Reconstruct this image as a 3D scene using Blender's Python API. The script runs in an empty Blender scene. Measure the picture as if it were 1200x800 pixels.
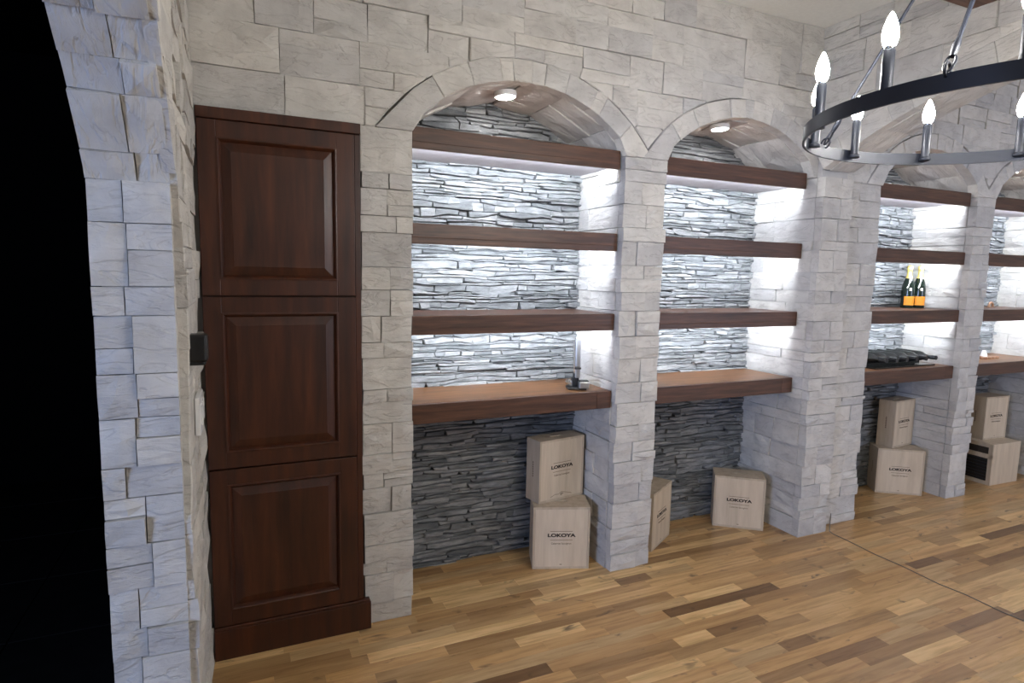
import bpy, bmesh, math, random
from mathutils import Vector, Matrix
PI = math.pi
SC = bpy.context.scene
COL = SC.collection

# ------------------------------------------------------------------ camera
F_PX, YAW, PITCH, ROLL = 706.8745, 0.4237047, -0.1122764, 0.0198277
CAM = Vector((0.70831, -2.63014, 1.60925))
_f = Vector((math.sin(YAW)*math.cos(PITCH), math.cos(YAW)*math.cos(PITCH), math.sin(PITCH)))
_r0 = Vector((math.cos(YAW), -math.sin(YAW), 0)); _u0 = _r0.cross(_f)
_r = _r0*math.cos(ROLL) + _u0*math.sin(ROLL); _u = -_r0*math.sin(ROLL) + _u0*math.cos(ROLL)
cam_data = bpy.data.cameras.new('camera'); cam = bpy.data.objects.new('camera', cam_data); COL.objects.link(cam)
cam_data.sensor_width = 36; cam_data.lens = 36*F_PX/1200; cam_data.clip_start = 0.02
M = Matrix((( _r.x, _u.x, -_f.x, CAM.x), (_r.y, _u.y, -_f.y, CAM.y), (_r.z, _u.z, -_f.z, CAM.z), (0, 0, 0, 1)))
cam.matrix_world = M
SC.camera = cam
def to_px(p):
    d = Vector(p) - CAM; w = d.dot(_f)
    if w < 0.05: return None
    return 600 + F_PX*d.dot(_r)/w, 400 - F_PX*d.dot(_u)/w

# ------------------------------------------------------------------ world, light, exposure
world = bpy.data.worlds.new('World'); SC.world = world; world.use_nodes = True
world.node_tree.nodes['Background'].inputs[0].default_value = (0.55, 0.68, 1.0, 1)
world.node_tree.nodes['Background'].inputs[1].default_value = 0.02
SC.view_settings.view_transform = 'Standard'; SC.view_settings.look = 'None'
SC.view_settings.exposure = 0.0; SC.view_settings.gamma = 1.0; SC.view_settings.use_curve_mapping = False
def area_light(name, loc, direction, sx, sy, power, color):
    l = bpy.data.lights.new(name, 'AREA'); l.shape = 'RECTANGLE'; l.size = sx; l.size_y = sy
    l.energy = power; l.color = color
    o = bpy.data.objects.new(name, l); COL.objects.link(o); o.location = loc
    o.rotation_euler = Vector(direction).to_track_quat('-Z', 'Y').to_euler()
    return o
# daylight from the adjoining room's window, and fill at two added windows
area_light('daylight', (-3.02, -3.4, 1.55), (1, 0, 0), 1.4, 1.2, 185, (0.48, 0.62, 1.0))
area_light('daylight', (5.9, -4.36, 1.55), (0, 1, 0), 1.6, 1.3, 58, (0.68, 0.76, 1.0))  # fill for the room past the arch, from an unseen added window
area_light('daylight', (2.2, -4.36, 1.55), (0, 1, 0), 1.6, 1.3, 2, (0.85, 0.90, 1.0))  # weak frontal fill on the niche wall, from an unseen added window
LED_L, BULB_L, PUCK_L = 310.0, 300.0, 185.0

# ------------------------------------------------------------------ materials
def nt(name):
    m = bpy.data.materials.new(name); m.use_nodes = True
    n = m.node_tree.nodes; l = m.node_tree.links
    return m, n, l, n['Principled BSDF']
def N(n, t, **kw):
    x = n.new(t)
    for k, v in kw.items():
        if k in ('noise_dimensions',): setattr(x, k, v)
        elif hasattr(x, k) and not k[0].isupper(): setattr(x, k, v)
        else: x.inputs[k].default_value = v
    return x
def ramp(n, stops, interp='LINEAR'):
    r = n.new('ShaderNodeValToRGB'); r.color_ramp.interpolation = interp
    e = r.color_ramp.elements
    while len(e) < len(stops): e.new(0.5)
    for i, (p, c) in enumerate(stops):
        e[i].position = p; e[i].color = (c[0], c[1], c[2], 1)
    return r
def coords(n, l, island=False, scale=(1, 1, 1)):
    """object coordinates shifted by a random amount for every piece; returns (vector socket, random socket)"""
    tc = n.new('ShaderNodeTexCoord')
    if island:
        rnd = n.new('ShaderNodeNewGeometry').outputs['Random Per Island']
    else:
        rnd = n.new('ShaderNodeObjectInfo').outputs['Random']
    mul = n.new('ShaderNodeMath'); mul.operation = 'MULTIPLY'; mul.inputs[1].default_value = 57.0; l.new(rnd, mul.inputs[0])
    comb = n.new('ShaderNodeCombineXYZ'); l.new(mul.outputs[0], comb.inputs[0]); l.new(mul.outputs[0], comb.inputs[1])
    add = n.new('ShaderNodeVectorMath'); add.operation = 'ADD'; l.new(tc.outputs['Object'], add.inputs[0]); l.new(comb.outputs[0], add.inputs[1])
    mp = n.new('ShaderNodeMapping'); mp.inputs['Scale'].default_value = scale; l.new(add.outputs[0], mp.inputs[0])
    return mp.outputs[0], rnd
def mixc(n, l, fac, a, b, mode='MIX'):
    x = n.new('ShaderNodeMix'); x.data_type = 'RGBA'; x.blend_type = mode
    for s, v in ((0, fac), (6, a), (7, b)):
        if hasattr(v, 'is_linked') or isinstance(v, bpy.types.NodeSocket): l.new(v, x.inputs[s])
        elif s == 0: x.inputs[0].default_value = v
        else: x.inputs[s].default_value = (v[0], v[1], v[2], 1)
    return x.outputs[2]
def bump(n, l, height, bsdf, strength, dist):
    b = n.new('ShaderNodeBump'); b.inputs['Strength'].default_value = strength; b.inputs['Distance'].default_value = dist
    l.new(height, b.inputs['Height']); l.new(b.outputs[0], bsdf.inputs['Normal'])

def mat_stone(name, lo, mid, hi, island=False, bstr=0.65):
    m, n, l, b = nt(name)
    v, rnd = coords(n, l, island)
    n1 = N(n, 'ShaderNodeTexNoise', Scale=7.0, Detail=6.0, Roughness=0.6); l.new(v, n1.inputs['Vector'])
    mp = n.new('ShaderNodeMapping'); mp.inputs['Scale'].default_value = (0.55, 1.6, 1.0); l.new(v, mp.inputs[0])
    n2 = N(n, 'ShaderNodeTexNoise', Scale=26.0, Detail=7.0, Roughness=0.62, Distortion=0.7); l.new(mp.outputs[0], n2.inputs['Vector'])
    n3 = N(n, 'ShaderNodeTexNoise', Scale=9.0, Detail=3.0, Roughness=0.5, Distortion=1.6); l.new(mp.outputs[0], n3.inputs['Vector'])
    r = ramp(n, [(0.25, lo), (0.5, mid), (0.78, hi)]); l.new(n1.outputs[0], r.inputs[0])
    rr = ramp(n, [(0.0, (0.86, 0.86, 0.87)), (0.5, (0.98, 0.97, 0.95)), (1.0, (1.06, 1.04, 1.0))]); l.new(rnd, rr.inputs[0])
    vein = ramp(n, [(0.445, (1, 1, 1)), (0.462, (0.86, 0.85, 0.84)), (0.476, (1, 1, 1))]); l.new(n3.outputs[0], vein.inputs[0])
    vc = mixc(n, l, 1.0, r.outputs[0], rr.outputs[0], 'MULTIPLY')
    l.new(mixc(n, l, 1.0, vc, vein.outputs[0], 'MULTIPLY'), b.inputs['Base Color'])
    b.inputs['Roughness'].default_value = 0.78
    b.inputs['Specular IOR Level'].default_value = 0.3
    cl = ramp(n, [(0.42, (0, 0, 0)), (0.5, (1, 1, 1))]); l.new(n3.outputs[0], cl.inputs[0])
    mx = n.new('ShaderNodeMath'); mx.operation = 'MULTIPLY_ADD'; l.new(cl.outputs[0], mx.inputs[0]); mx.inputs[1].default_value = 0.35; l.new(n2.outputs[0], mx.inputs[2])
    bump(n, l, mx.outputs[0], b, bstr, 0.010)
    return m
def mat_slate(name, island=False):
    m, n, l, b = nt(name)
    v, rnd = coords(n, l, island, (1, 1, 1))
    mp = n.new('ShaderNodeMapping'); mp.inputs['Scale'].default_value = (1.0, 4.0, 4.0); l.new(v, mp.inputs[0])
    n1 = N(n, 'ShaderNodeTexNoise', Scale=11.0, Detail=6.0, Roughness=0.65); l.new(mp.outputs[0], n1.inputs['Vector'])
    n2 = N(n, 'ShaderNodeTexNoise', Scale=30.0, Detail=5.0, Roughness=0.6, Distortion=0.5); l.new(mp.outputs[0], n2.inputs['Vector'])
    r = ramp(n, [(0.28, (0.098, 0.102, 0.105)), (0.5, (0.208, 0.216, 0.222)), (0.75, (0.36, 0.366, 0.37))]); l.new(n1.outputs[0], r.inputs[0])
    rr = ramp(n, [(0.0, (0.62, 0.64, 0.64)), (0.5, (1, 1, 1)), (1.0, (1.3, 1.28, 1.24))]); l.new(rnd, rr.inputs[0])
    l.new(mixc(n, l, 1.0, r.outputs[0], rr.outputs[0], 'MULTIPLY'), b.inputs['Base Color'])
    b.inputs['Roughness'].default_value = 0.62; b.inputs['Specular IOR Level'].default_value = 0.4
    bump(n, l, n2.outputs[0], b, 0.7, 0.006)
    return m
def mat_wood(name, c0, c1, c2, rough, grain=(1.0, 14.0, 14.0), scale=3.0, bstr=0.12, knots=False, island=False, tint=None, coat=0.0):
    m, n, l, b = nt(name)
    v, rnd = coords(n, l, island)
    mp = n.new('ShaderNodeMapping'); mp.inputs['Scale'].default_value = grain; l.new(v, mp.inputs[0])
    n1 = N(n, 'ShaderNodeTexNoise', Scale=scale, Detail=7.0, Roughness=0.62, Distortion=0.35); l.new(mp.outputs[0], n1.inputs['Vector'])
    r = ramp(n, [(0.3, c0), (0.52, c1), (0.75, c2)]); l.new(n1.outputs[0], r.inputs[0])
    c = r.outputs[0]
    if tint:
        t = ramp(n, tint, 'CONSTANT'); l.new(rnd, t.inputs[0]); c = mixc(n, l, 1.0, c, t.outputs[0], 'MULTIPLY')
    if knots:
        mk = n.new('ShaderNodeMapping'); mk.inputs['Scale'].default_value = (1.0, 2.2, 1.0); l.new(v, mk.inputs[0])
        nk = N(n, 'ShaderNodeTexNoise', Scale=6.5, Detail=3.0, Roughness=0.55, Distortion=0.8); l.new(mk.outputs[0], nk.inputs['Vector'])
        rk = ramp(n, [(0.63, (0, 0, 0)), (0.74, (0.8, 0.8, 0.8))]); l.new(nk.outputs[0], rk.inputs[0])
        c = mixc(n, l, rk.outputs[0], c, (0.07, 0.035, 0.018))
    l.new(c, b.inputs['Base Color'])
    b.inputs['Roughness'].default_value = rough
    b.inputs['Coat Weight'].default_value = coat; b.inputs['Coat Roughness'].default_value = 0.25
    bump(n, l, n1.outputs[0], b, bstr, 0.002)
    return m
def mat_plain(name, col, rough=0.6, metal=0.0, noise=0.06, emit=None, es=0.0, bstr=0.05, trans=0.0, nscale=12.0, spec=0.5):
    m, n, l, b = nt(name)
    tc = n.new('ShaderNodeTexCoord')
    n1 = N(n, 'ShaderNodeTexNoise', Scale=nscale, Detail=4.0); l.new(tc.outputs['Object'], n1.inputs['Vector'])
    k = noise
    r = ramp(n, [(0.3, [c*(1-k) for c in col]), (0.7, [min(1, c*(1+k)) for c in col])]); l.new(n1.outputs[0], r.inputs[0])
    l.new(r.outputs[0], b.inputs['Base Color'])
    b.inputs['Roughness'].default_value = rough; b.inputs['Metallic'].default_value = metal
    b.inputs['Transmission Weight'].default_value = trans; b.inputs['Specular IOR Level'].default_value = spec
    if emit:
        b.inputs['Emission Color'].default_value = (*emit, 1); b.inputs['Emission Strength'].default_value = es
    if bstr: bump(n, l, n1.outputs[0], b, bstr, 0.002)
    return m
STONE = mat_stone('white_split_stone', (0.47, 0.455, 0.435), (0.60, 0.585, 0.555), (0.70, 0.685, 0.655))
STONE_J = mat_stone('white_split_stone_joined', (0.47, 0.455, 0.435), (0.60, 0.585, 0.555), (0.70, 0.685, 0.655), island=True)
MORTAR = mat_plain('stone_bed', (0.52, 0.50, 0.475), 0.9, bstr=0.3)
SLATE = mat_slate('ledge_slate'); SLATE_J = mat_slate('ledge_slate_joined', True)
SLATE_BED = mat_plain('slate_bed', (0.035, 0.037, 0.038), 0.9)  # near-black: shade in the gaps between slates is put into this colour
SHELF = mat_wood('dark_stained_beam', (0.040, 0.017, 0.009), (0.085, 0.036, 0.019), (0.15, 0.066, 0.034), 0.42, scale=3.5)
BENCH_LIT = mat_wood('lit_bench_wood', (0.085, 0.036, 0.012), (0.16, 0.070, 0.024), (0.24, 0.112, 0.042), 0.38, scale=3.5)  # shelf wood again, lighter: the strip light's glow is in its colour
PALE = mat_plain('pale_underside', (0.60, 0.57, 0.60), 0.7)
CABINET = mat_wood('mahogany_stain', (0.022, 0.0050, 0.0016), (0.052, 0.0125, 0.0036), (0.090, 0.024, 0.0070), 0.42, grain=(9.0, 9.0, 0.8), scale=2.2, coat=0.05)
TINTS = [(0.0, (1.0, 1.0, 1.0)), (0.16, (0.80, 0.74, 0.66)), (0.30, (1.15, 1.10, 1.02)), (0.44, (0.95, 0.86, 0.76)), (0.56, (1.42, 1.45, 1.40)),
         (0.66, (0.50, 0.42, 0.36)), (0.72, (1.08, 0.98, 0.86)), (0.84, (0.68, 0.60, 0.52)), (0.91, (1.22, 1.22, 1.16)), (0.965, (0.36, 0.30, 0.27))]
PLANK = mat_wood('mixed_hardwood', (0.37, 0.215, 0.088), (0.55, 0.355, 0.165), (0.66, 0.46, 0.245), 0.32, grain=(1.0, 13.0, 13.0), scale=3.0, bstr=0.08, knots=True, tint=TINTS)
PLANK_J = mat_wood('mixed_hardwood_joined', (0.37, 0.215, 0.088), (0.55, 0.355, 0.165), (0.66, 0.46, 0.245), 0.32, grain=(1.0, 13.0, 13.0), scale=3.0, bstr=0.08, knots=True, island=True, tint=TINTS)
GAP = mat_plain('floor_gap', (0.10, 0.058, 0.03), 0.9)
CRATE = mat_wood('pale_pine', (0.53, 0.43, 0.31), (0.62, 0.51, 0.375), (0.69, 0.58, 0.44), 0.62, grain=(10, 10, 1.0), scale=2.5, bstr=0.05)
CRATE2 = mat_wood('pine_side', (0.43, 0.34, 0.24), (0.52, 0.42, 0.305), (0.59, 0.485, 0.36), 0.66, grain=(10, 10, 1.0), scale=2.5, bstr=0.05)
INK = mat_plain('burnt_ink', (0.03, 0.018, 0.012), 0.8, bstr=0)
INK2 = mat_plain('faded_ink', (0.16, 0.11, 0.075), 0.8, bstr=0)
DARKSLOT = mat_plain('dark_recess', (0.03, 0.022, 0.016), 0.9, bstr=0)
PLASTER = mat_plain('ceiling_plaster', (0.80, 0.80, 0.77), 0.9, noise=0.03, bstr=0.15, nscale=60)
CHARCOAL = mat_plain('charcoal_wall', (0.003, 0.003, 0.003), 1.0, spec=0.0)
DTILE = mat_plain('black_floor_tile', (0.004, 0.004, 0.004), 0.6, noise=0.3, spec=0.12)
BEAM = mat_wood('ceiling_beam_wood', (0.07, 0.032, 0.022), (0.13, 0.065, 0.045), (0.19, 0.10, 0.072), 0.55, scale=3)
IRON = mat_plain('blackened_steel', (0.014, 0.017, 0.027), 0.42, metal=0.35, noise=0.15)
CHROME = mat_plain('chrome', (0.80, 0.80, 0.80), 0.12, metal=1.0, noise=0.03, bstr=0)
BLACK = mat_plain('black_plastic', (0.010, 0.010, 0.011), 0.35, bstr=0)
SILVER = mat_plain('silver_plastic', (0.42, 0.42, 0.43), 0.28, metal=0.8, bstr=0)
WHITEP = mat_plain('white_plastic', (0.80, 0.80, 0.80), 0.35, noise=0.02, bstr=0)
GREYP = mat_plain('grey_cable_rubber', (0.16, 0.145, 0.125), 0.6, bstr=0)
BULB = mat_plain('lit_bulb', (1, 1, 1), 0.3, emit=(1.0, 0.97, 0.92), es=BULB_L, bstr=0)
LEDM = mat_plain('led_strip', (1, 1, 1), 0.4, emit=(0.83, 0.90, 1.0), es=LED_L, bstr=0)
PUCKM = mat_plain('puck_lens', (1, 1, 1), 0.4, emit=(0.95, 0.97, 1.0), es=PUCK_L, bstr=0)
GGLASS = mat_plain('dark_green_glass', (0.006, 0.012, 0.008), 0.10, bstr=0)
WGLASS = mat_plain('black_glass', (0.010, 0.011, 0.010), 0.12, bstr=0)
GOLD = mat_plain('gold_foil', (0.85, 0.68, 0.20), 0.38, metal=0.55, bstr=0.1)
ORANGE = mat_plain('orange_paper', (0.72, 0.24, 0.012), 0.55, bstr=0)
IVORY = mat_plain('ivory_paper', (0.85, 0.82, 0.70), 0.55, bstr=0)
TRAYW = mat_wood('tray_wood', (0.16, 0.08, 0.04), (0.25, 0.13, 0.07), (0.34, 0.19, 0.10), 0.5)
WINGLASS = mat_plain('window_glass', (0.9, 0.95, 1.0), 0.02, trans=1.0, bstr=0)

# ------------------------------------------------------------------ helpers
def link(name, verts, faces, mat, parent=None, mw=None, smooth=False):
    me = bpy.data.meshes.new(name); me.from_pydata([tuple(v) for v in verts], [], faces); me.update()
    me.materials.append(mat)
    if smooth:
        for p in me.polygons: p.use_smooth = True
    return link_mesh(name, me, parent, mw)
def link_mesh(name, me, parent=None, mw=None):
    o = bpy.data.objects.new(name, me); COL.objects.link(o)
    if parent: o.parent = parent
    if mw is not None: o.matrix_basis = mw
    return o
def empty(name, loc=(0, 0, 0), rotz=0.0):
    o = bpy.data.objects.new(name, None); COL.objects.link(o); o.location = loc; o.rotation_euler = (0, 0, rotz)
    o.empty_display_size = 0.1
    return o
def tag(o, label, cat, group=None, kind=None):
    o['label'] = label; o['category'] = cat
    if group: o['group'] = group
    if kind: o['kind'] = kind
    return o
class MB:
    """collects shapes for one mesh"""
    def __init__(s): s.v = []; s.f = []
    def add(s, verts, faces):
        b = len(s.v); s.v += [Vector(v) for v in verts]; s.f += [[i+b for i in f] for f in faces]; return s
    def box(s, x0, x1, y0, y1, z0, z1, bev=0.0):
        if bev <= 0:
            v = [(x0, y0, z0), (x1, y0, z0), (x1, y1, z0), (x0, y1, z0), (x0, y0, z1), (x1, y0, z1), (x1, y1, z1), (x0, y1, z1)]
            return s.add(v, [[0, 3, 2, 1], [4, 5, 6, 7], [0, 1, 5, 4], [1, 2, 6, 5], [2, 3, 7, 6], [3, 0, 4, 7]])
        bm = bmesh.new(); bmesh.ops.create_cube(bm, size=1.0)
        for q in bm.verts: q.co = Vector(((x0+x1)/2+q.co.x*(x1-x0), (y0+y1)/2+q.co.y*(y1-y0), (z0+z1)/2+q.co.z*(z1-z0)))
        bmesh.ops.bevel(bm, geom=bm.edges[:], offset=bev, segments=2, affect='EDGES', profile=0.5)
        bm.verts.index_update(); vs = [q.co.copy() for q in bm.verts]; fs = [[q.index for q in f.verts] for f in bm.faces]; bm.free()
        return s.add(vs, fs)
    def tube(s, pts, r, seg=10, cap=True):
        pts = [Vector(p) for p in pts]; rs = r if isinstance(r, (list, tuple)) else [r]*len(pts)
        rings = []; prev = None
        for i, p in enumerate(pts):
            t = (pts[min(i+1, len(pts)-1)] - pts[max(i-1, 0)]).normalized()
            a = (prev - t*prev.dot(t)) if prev is not None else (Vector((0, 0, 1)) if abs(t.z) < 0.9 else Vector((1, 0, 0)))
            a = (a - t*a.dot(t)).normalized(); prev = a; b = t.cross(a)
            rings.append([p + (a*math.cos(2*PI*k/seg) + b*math.sin(2*PI*k/seg))*rs[i] for k in range(seg)])
        v = [q for rg in rings for q in rg]; f = []
        for i in range(len(pts)-1):
            for k in range(seg):
                f.append([i*seg+k, i*seg+(k+1) % seg, (i+1)*seg+(k+1) % seg, (i+1)*seg+k])
        if cap: f.append(list(range(seg))[::-1]); f.append([(len(pts)-1)*seg+k for k in range(seg)])
        return s.add(v, f)
    def lathe(s, prof, seg=20, c=(0, 0, 0), cap=True):
        v = []; f = []
        for (r, z) in prof:
            for k in range(seg): v.append((c[0]+r*math.cos(2*PI*k/seg), c[1]+r*math.sin(2*PI*k/seg), c[2]+z))
        for i in range(len(prof)-1):
            for k in range(seg): f.append([i*seg+k, i*seg+(k+1) % seg, (i+1)*seg+(k+1) % seg, (i+1)*seg+k])
        if cap: f.append(list(range(seg))[::-1]); f.append([(len(prof)-1)*seg+k for k in range(seg)])
        return s.add(v, f)
    def build(s, name, mat, parent=None, mw=None, smooth=False):
        o = link(name, s.v, s.f, mat, parent, mw, False)
        if smooth:
            for p in o.data.polygons: p.use_smooth = True
            if hasattr(o.data, 'set_sharp_from_angle'): o.data.set_sharp_from_angle(angle=math.radians(38))
        return o

def frame(o, u, v):
    u = Vector(u).normalized(); v = Vector(v).normalized(); n = u.cross(v)
    return Matrix(((u.x, v.x, n.x, o[0]), (u.y, v.y, n.y, o[1]), (u.z, v.z, n.z, o[2]), (0, 0, 0, 1)))
def rect_stone(w, h, rg, proud, thick, rough=0.0035, gap=0.0005, jit=0.0016, chamf=(0.001, 0.0045), nu=None, nv=None):
    """rough-faced block centred on the origin, face towards +z"""
    nu = nu or max(2, min(5, round(w/0.075))); nv = nv or max(2, min(4, round(h/0.055)))
    V = []; F = []; tx = rg.uniform(-1, 1)*0.010; ty = rg.uniform(-1, 1)*0.014
    for j in range(nv+1):
        for i in range(nu+1):
            x = -w/2 + w*i/nu; y = -h/2 + h*j/nv
            eu = i in (0, nu); ev = j in (0, nv)
            if not eu: x += rg.uniform(-.25, .25)*w/nu
            if not ev: y += rg.uniform(-.25, .25)*h/nv
            if i == 0: x += gap + rg.random()*jit
            if i == nu: x -= gap + rg.random()*jit
            if j == 0: y += gap + rg.random()*jit
            if j == nv: y -= gap + rg.random()*jit
            z = proud + tx*x/max(w, .1)*2*.5 + ty*y/max(h, .1)*.5
            z += -rg.uniform(*chamf) if (eu or ev) else rg.gauss(0, rough)
            V.append((x, y, z))
    idx = lambda i, j: j*(nu+1)+i
    for j in range(nv):
        for i in range(nu):
            a, b, c, d = idx(i, j), idx(i+1, j), idx(i+1, j+1), idx(i, j+1)
            if rg.random() < .5: F += [[a, b, c], [a, c, d]]
            else: F += [[a, b, d], [b, c, d]]
    ring = [idx(i, 0) for i in range(nu+1)] + [idx(nu, j) for j in range(1, nv+1)] + [idx(i, nv) for i in range(nu-1, -1, -1)] + [idx(0, j) for j in range(nv-1, 0, -1)]
    b0 = len(V)
    for k in ring: V.append((V[k][0], V[k][1], -thick))
    n = len(ring)
    for k in range(n): F.append([ring[(k+1) % n], ring[k], b0+k, b0+(k+1) % n])
    return V, F
def poly_stone(poly, rg, proud, thick, inset=0.006, chamf=(0.001, 0.004), gap=0.0006, fan=True, rough=0.004):
    """block with a polygonal outline (u,v), returned about its centroid"""
    n = len(poly); cu = sum(p[0] for p in poly)/n; cv = sum(p[1] for p in poly)/n
    P = [Vector((p[0]-cu, p[1]-cv)) for p in poly]
    def shrink(d):
        o = []
        for i in range(n):
            a, b, c = P[i-1], P[i], P[(i+1) % n]
            e1 = (b-a); e2 = (c-b)
            n1 = Vector((-e1.y, e1.x)).normalized() if e1.length > 1e-6 else Vector((0, 0)); n2 = Vector((-e2.y, e2.x)).normalized() if e2.length > 1e-6 else Vector((0, 0))
            m = n1+n2
            m = m.normalized() if m.length > 1e-4 else n1
            o.append(b + m*d)
        return o
    A = shrink(gap); B = shrink(gap+inset); V = []; F = []
    tx = rg.uniform(-.02, .02); ty = rg.uniform(-.02, .02)
    for p in A: V.append((p.x, p.y, -thick))
    for p in A: V.append((p.x, p.y, proud - rg.uniform(*chamf)))
    for p in B: V.append((p.x, p.y, proud + tx*p.x + ty*p.y + rg.uniform(-1, 1)*rough*.5))
    for i in range(n):
        j = (i+1) % n
        F.append([i, j, n+j, n+i]); F.append([n+i, n+j, 2*n+j, 2*n+i])
    if fan:
        V.append((0, 0, proud + rg.gauss(0, rough))); c = len(V)-1
        for i in range(n): F.append([2*n+i, 2*n+(i+1) % n, c])
    else: F.append([2*n+i for i in range(n)])
    return V, F, cu, cv
def clip_disc(poly, cu, cv, R, step=0.03):
    D = []
    for i, p in enumerate(poly):
        q = poly[(i+1) % len(poly)]; L = math.hypot(q[0]-p[0], q[1]-p[1]); k = max(1, int(L/step))
        for t in range(k): D.append((p[0]+(q[0]-p[0])*t/k, p[1]+(q[1]-p[1])*t/k))
    ins = [math.hypot(p[0]-cu, p[1]-cv) < R for p in D]
    if not any(ins): return poly
    if all(ins): return None
    n = len(D); s = next(i for i in range(n) if not ins[i] and ins[i-1])
    D = D[s:]+D[:s]; ins = ins[s:]+ins[:s]
    out = [D[i] for i in range(n) if not ins[i]]
    a0 = math.atan2(out[-1][1]-cv, out[-1][0]-cu); a1 = math.atan2(out[0][1]-cv, out[0][0]-cu)
    d = (a1-a0+PI) % (2*PI) - PI; k = max(1, int(abs(d)*R/0.05))
    out += [(cu+R*math.cos(a0+d*t/k), cv+R*math.sin(a0+d*t/k)) for t in range(0, k+1)]
    res = []
    for i in range(len(out)):                       # drop collinear points
        a, b, c = out[i-1], out[i], out[(i+1) % len(out)]
        if abs((b[0]-a[0])*(c[1]-b[1])-(b[1]-a[1])*(c[0]-b[0])) > 1e-6: res.append(b)
    area = 0.5*sum(res[i-1][0]*res[i][1]-res[i][0]*res[i-1][1] for i in range(len(res)))
    return res if len(res) >= 3 and area > 0.0008 else None
def ashlar(u0, u1, v0, v1, rg, hb=(0.12, 0.23), wc=(0.16, 0.42), split=0.5):
    """random ashlar: bands, cells in a band, cells split into thinner courses"""
    out = []; v = v0
    while v < v1-1e-6:
        h = rg.uniform(*hb)
        if v1-(v+h) < hb[0]*0.7: h = v1-v
        u = u0
        while u < u1-1e-6:
            w = rg.uniform(*wc)
            if u1-(u+w) < wc[0]*0.7: w = u1-u
            if rg.random() < split and h > 0.1:
                k = rg.uniform(.33, .67)
                for a, b in ((v, v+h*k), (v+h*k, v+h)):
                    if w > .3 and rg.random() < .55:
                        m = u+w*rg.uniform(.35, .65); out += [(u, m, a, b), (m, u+w, a, b)]
                    else: out.append((u, u+w, a, b))
            else: out.append((u, u+w, v, v+h))
            u += w
        v += h
    return out
def rows_between(v0, v1, rg, h=(0.05, 0.15)):
    r = [v0]
    while r[-1] < v1-1e-6:
        d = rg.uniform(*h)
        if v1-(r[-1]+d) < h[0]: d = v1-r[-1]
        r.append(r[-1]+d)
    return r
def lay_rect(parent, fr, rc, rg, proud=(0.002, 0.014), thick=0.045, rough=0.004, name='stone', mat=None):
    u0, u1, v0, v1 = rc
    V, F = rect_stone(u1-u0, v1-v0, rg, rg.uniform(*proud), thick, rough)
    return link(name, V, F, mat or STONE, parent, fr @ Matrix.Translation(((u0+u1)/2, (v0+v1)/2, 0)))
def lay_poly(parent, fr, poly, rg, proud=(0.002, 0.014), thick=0.045, name='stone', fan=False, mat=None, rough=0.004):
    V, F, cu, cv = poly_stone(poly, rg, rg.uniform(*proud), thick, fan=fan)
    return link(name, V, F, mat or STONE, parent, fr @ Matrix.Translation((cu, cv, 0)))
def lay_clipped(parent, fr, rects, discs, rg, **kw):
    for rc in rects:
        u0, u1, v0, v1 = rc; poly = [(u0, v0), (u1, v0), (u1, v1), (u0, v1)]; p = poly
        for d in discs:
            p = clip_disc(p, *d) if p else None
        if p is None: continue
        if p is poly: lay_rect(parent, fr, rc, rg, **kw)
        else: lay_poly(parent, fr, p, rg, **kw)

# ------------------------------------------------------------------ dimensions
ZC = 3.056                                             # ceiling
SPR = 2.25; RISE = 0.235                               # niche arches
NICHES = [(1.405, 2.505), (2.762, 3.838), (4.455, 5.475), (5.695, 6.72)]
YB = 0.43                                              # slate face in the niches
SHELVES = [(2.147, 2.240), (1.733, 1.824), (1.322, 1.410)]
V0 = 2.21
XC0, XC1, YC = 3.85, 4.10, -0.07                       # wall with the wide arch on the right
def arch_of(n):
    a, b = NICHES[n]; w = (b-a)/2; R = (w*w+RISE*RISE)/(2*RISE); return (a+b)/2, SPR+RISE-R, R, w
BIG = (-1.685, -0.645, 3.315)                          # wide arch right: centre y, centre z, radius
LARC = (-1.575, 1.361, 0.949)                          # arch left
XD0, XD1, YD = 0.355, 0.558, -0.75
A_FR = frame((0, 0, 0), (1, 0, 0), (0, 0, 1))
def struct(name, mb, mat, label, cat='wall'):
    o = mb.build(name, mat); tag(o, label, cat, kind='structure'); return o

# ------------------------------------------------------------------ floor
rg = random.Random(5)
floor = struct('floor', MB().box(0.36, 7.3, -4.4, 0.62, -0.12, -0.014), GAP, 'floor of mixed light and dark hardwood strips laid parallel to the niches', 'floor')
PW = 0.068
planks = []
row = 0; y = 0.60
while y > -4.3:
    x = 0.36 - rg.uniform(0, .5)
    while x < 7.2:
        L = rg.choice((rg.uniform(.18, .36), rg.uniform(.3, .62), rg.uniform(.45, .95)))
        x0, x1 = max(x, .36), min(x+L, 7.2)
        if x1-x0 > .02:
            c = to_px(((x0+x1)/2, y-PW/2, 0)); vis = False
            for px_ in (x0, (x0+x1)/2, x1):
                q = to_px((px_, y-PW/2, 0))
                if q and -20 < q[0] < 1220 and q[1] < 815: vis = True
            hid = y > 0.05 and not any(a-.1 < (x0+x1)/2 < b+.1 for a, b in NICHES)
            d = (Vector(((x0+x1)/2, y, 0))-CAM).length
            planks.append((vis and not hid and y < YB+.02, (x1-x0)/d**2, x0, x1, y))
        x += L
    y -= PW; row += 1
vis = sorted([p for p in planks if p[0]], key=lambda p: -p[1])
keep = set(id(p) for p in vis[:300])
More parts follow.
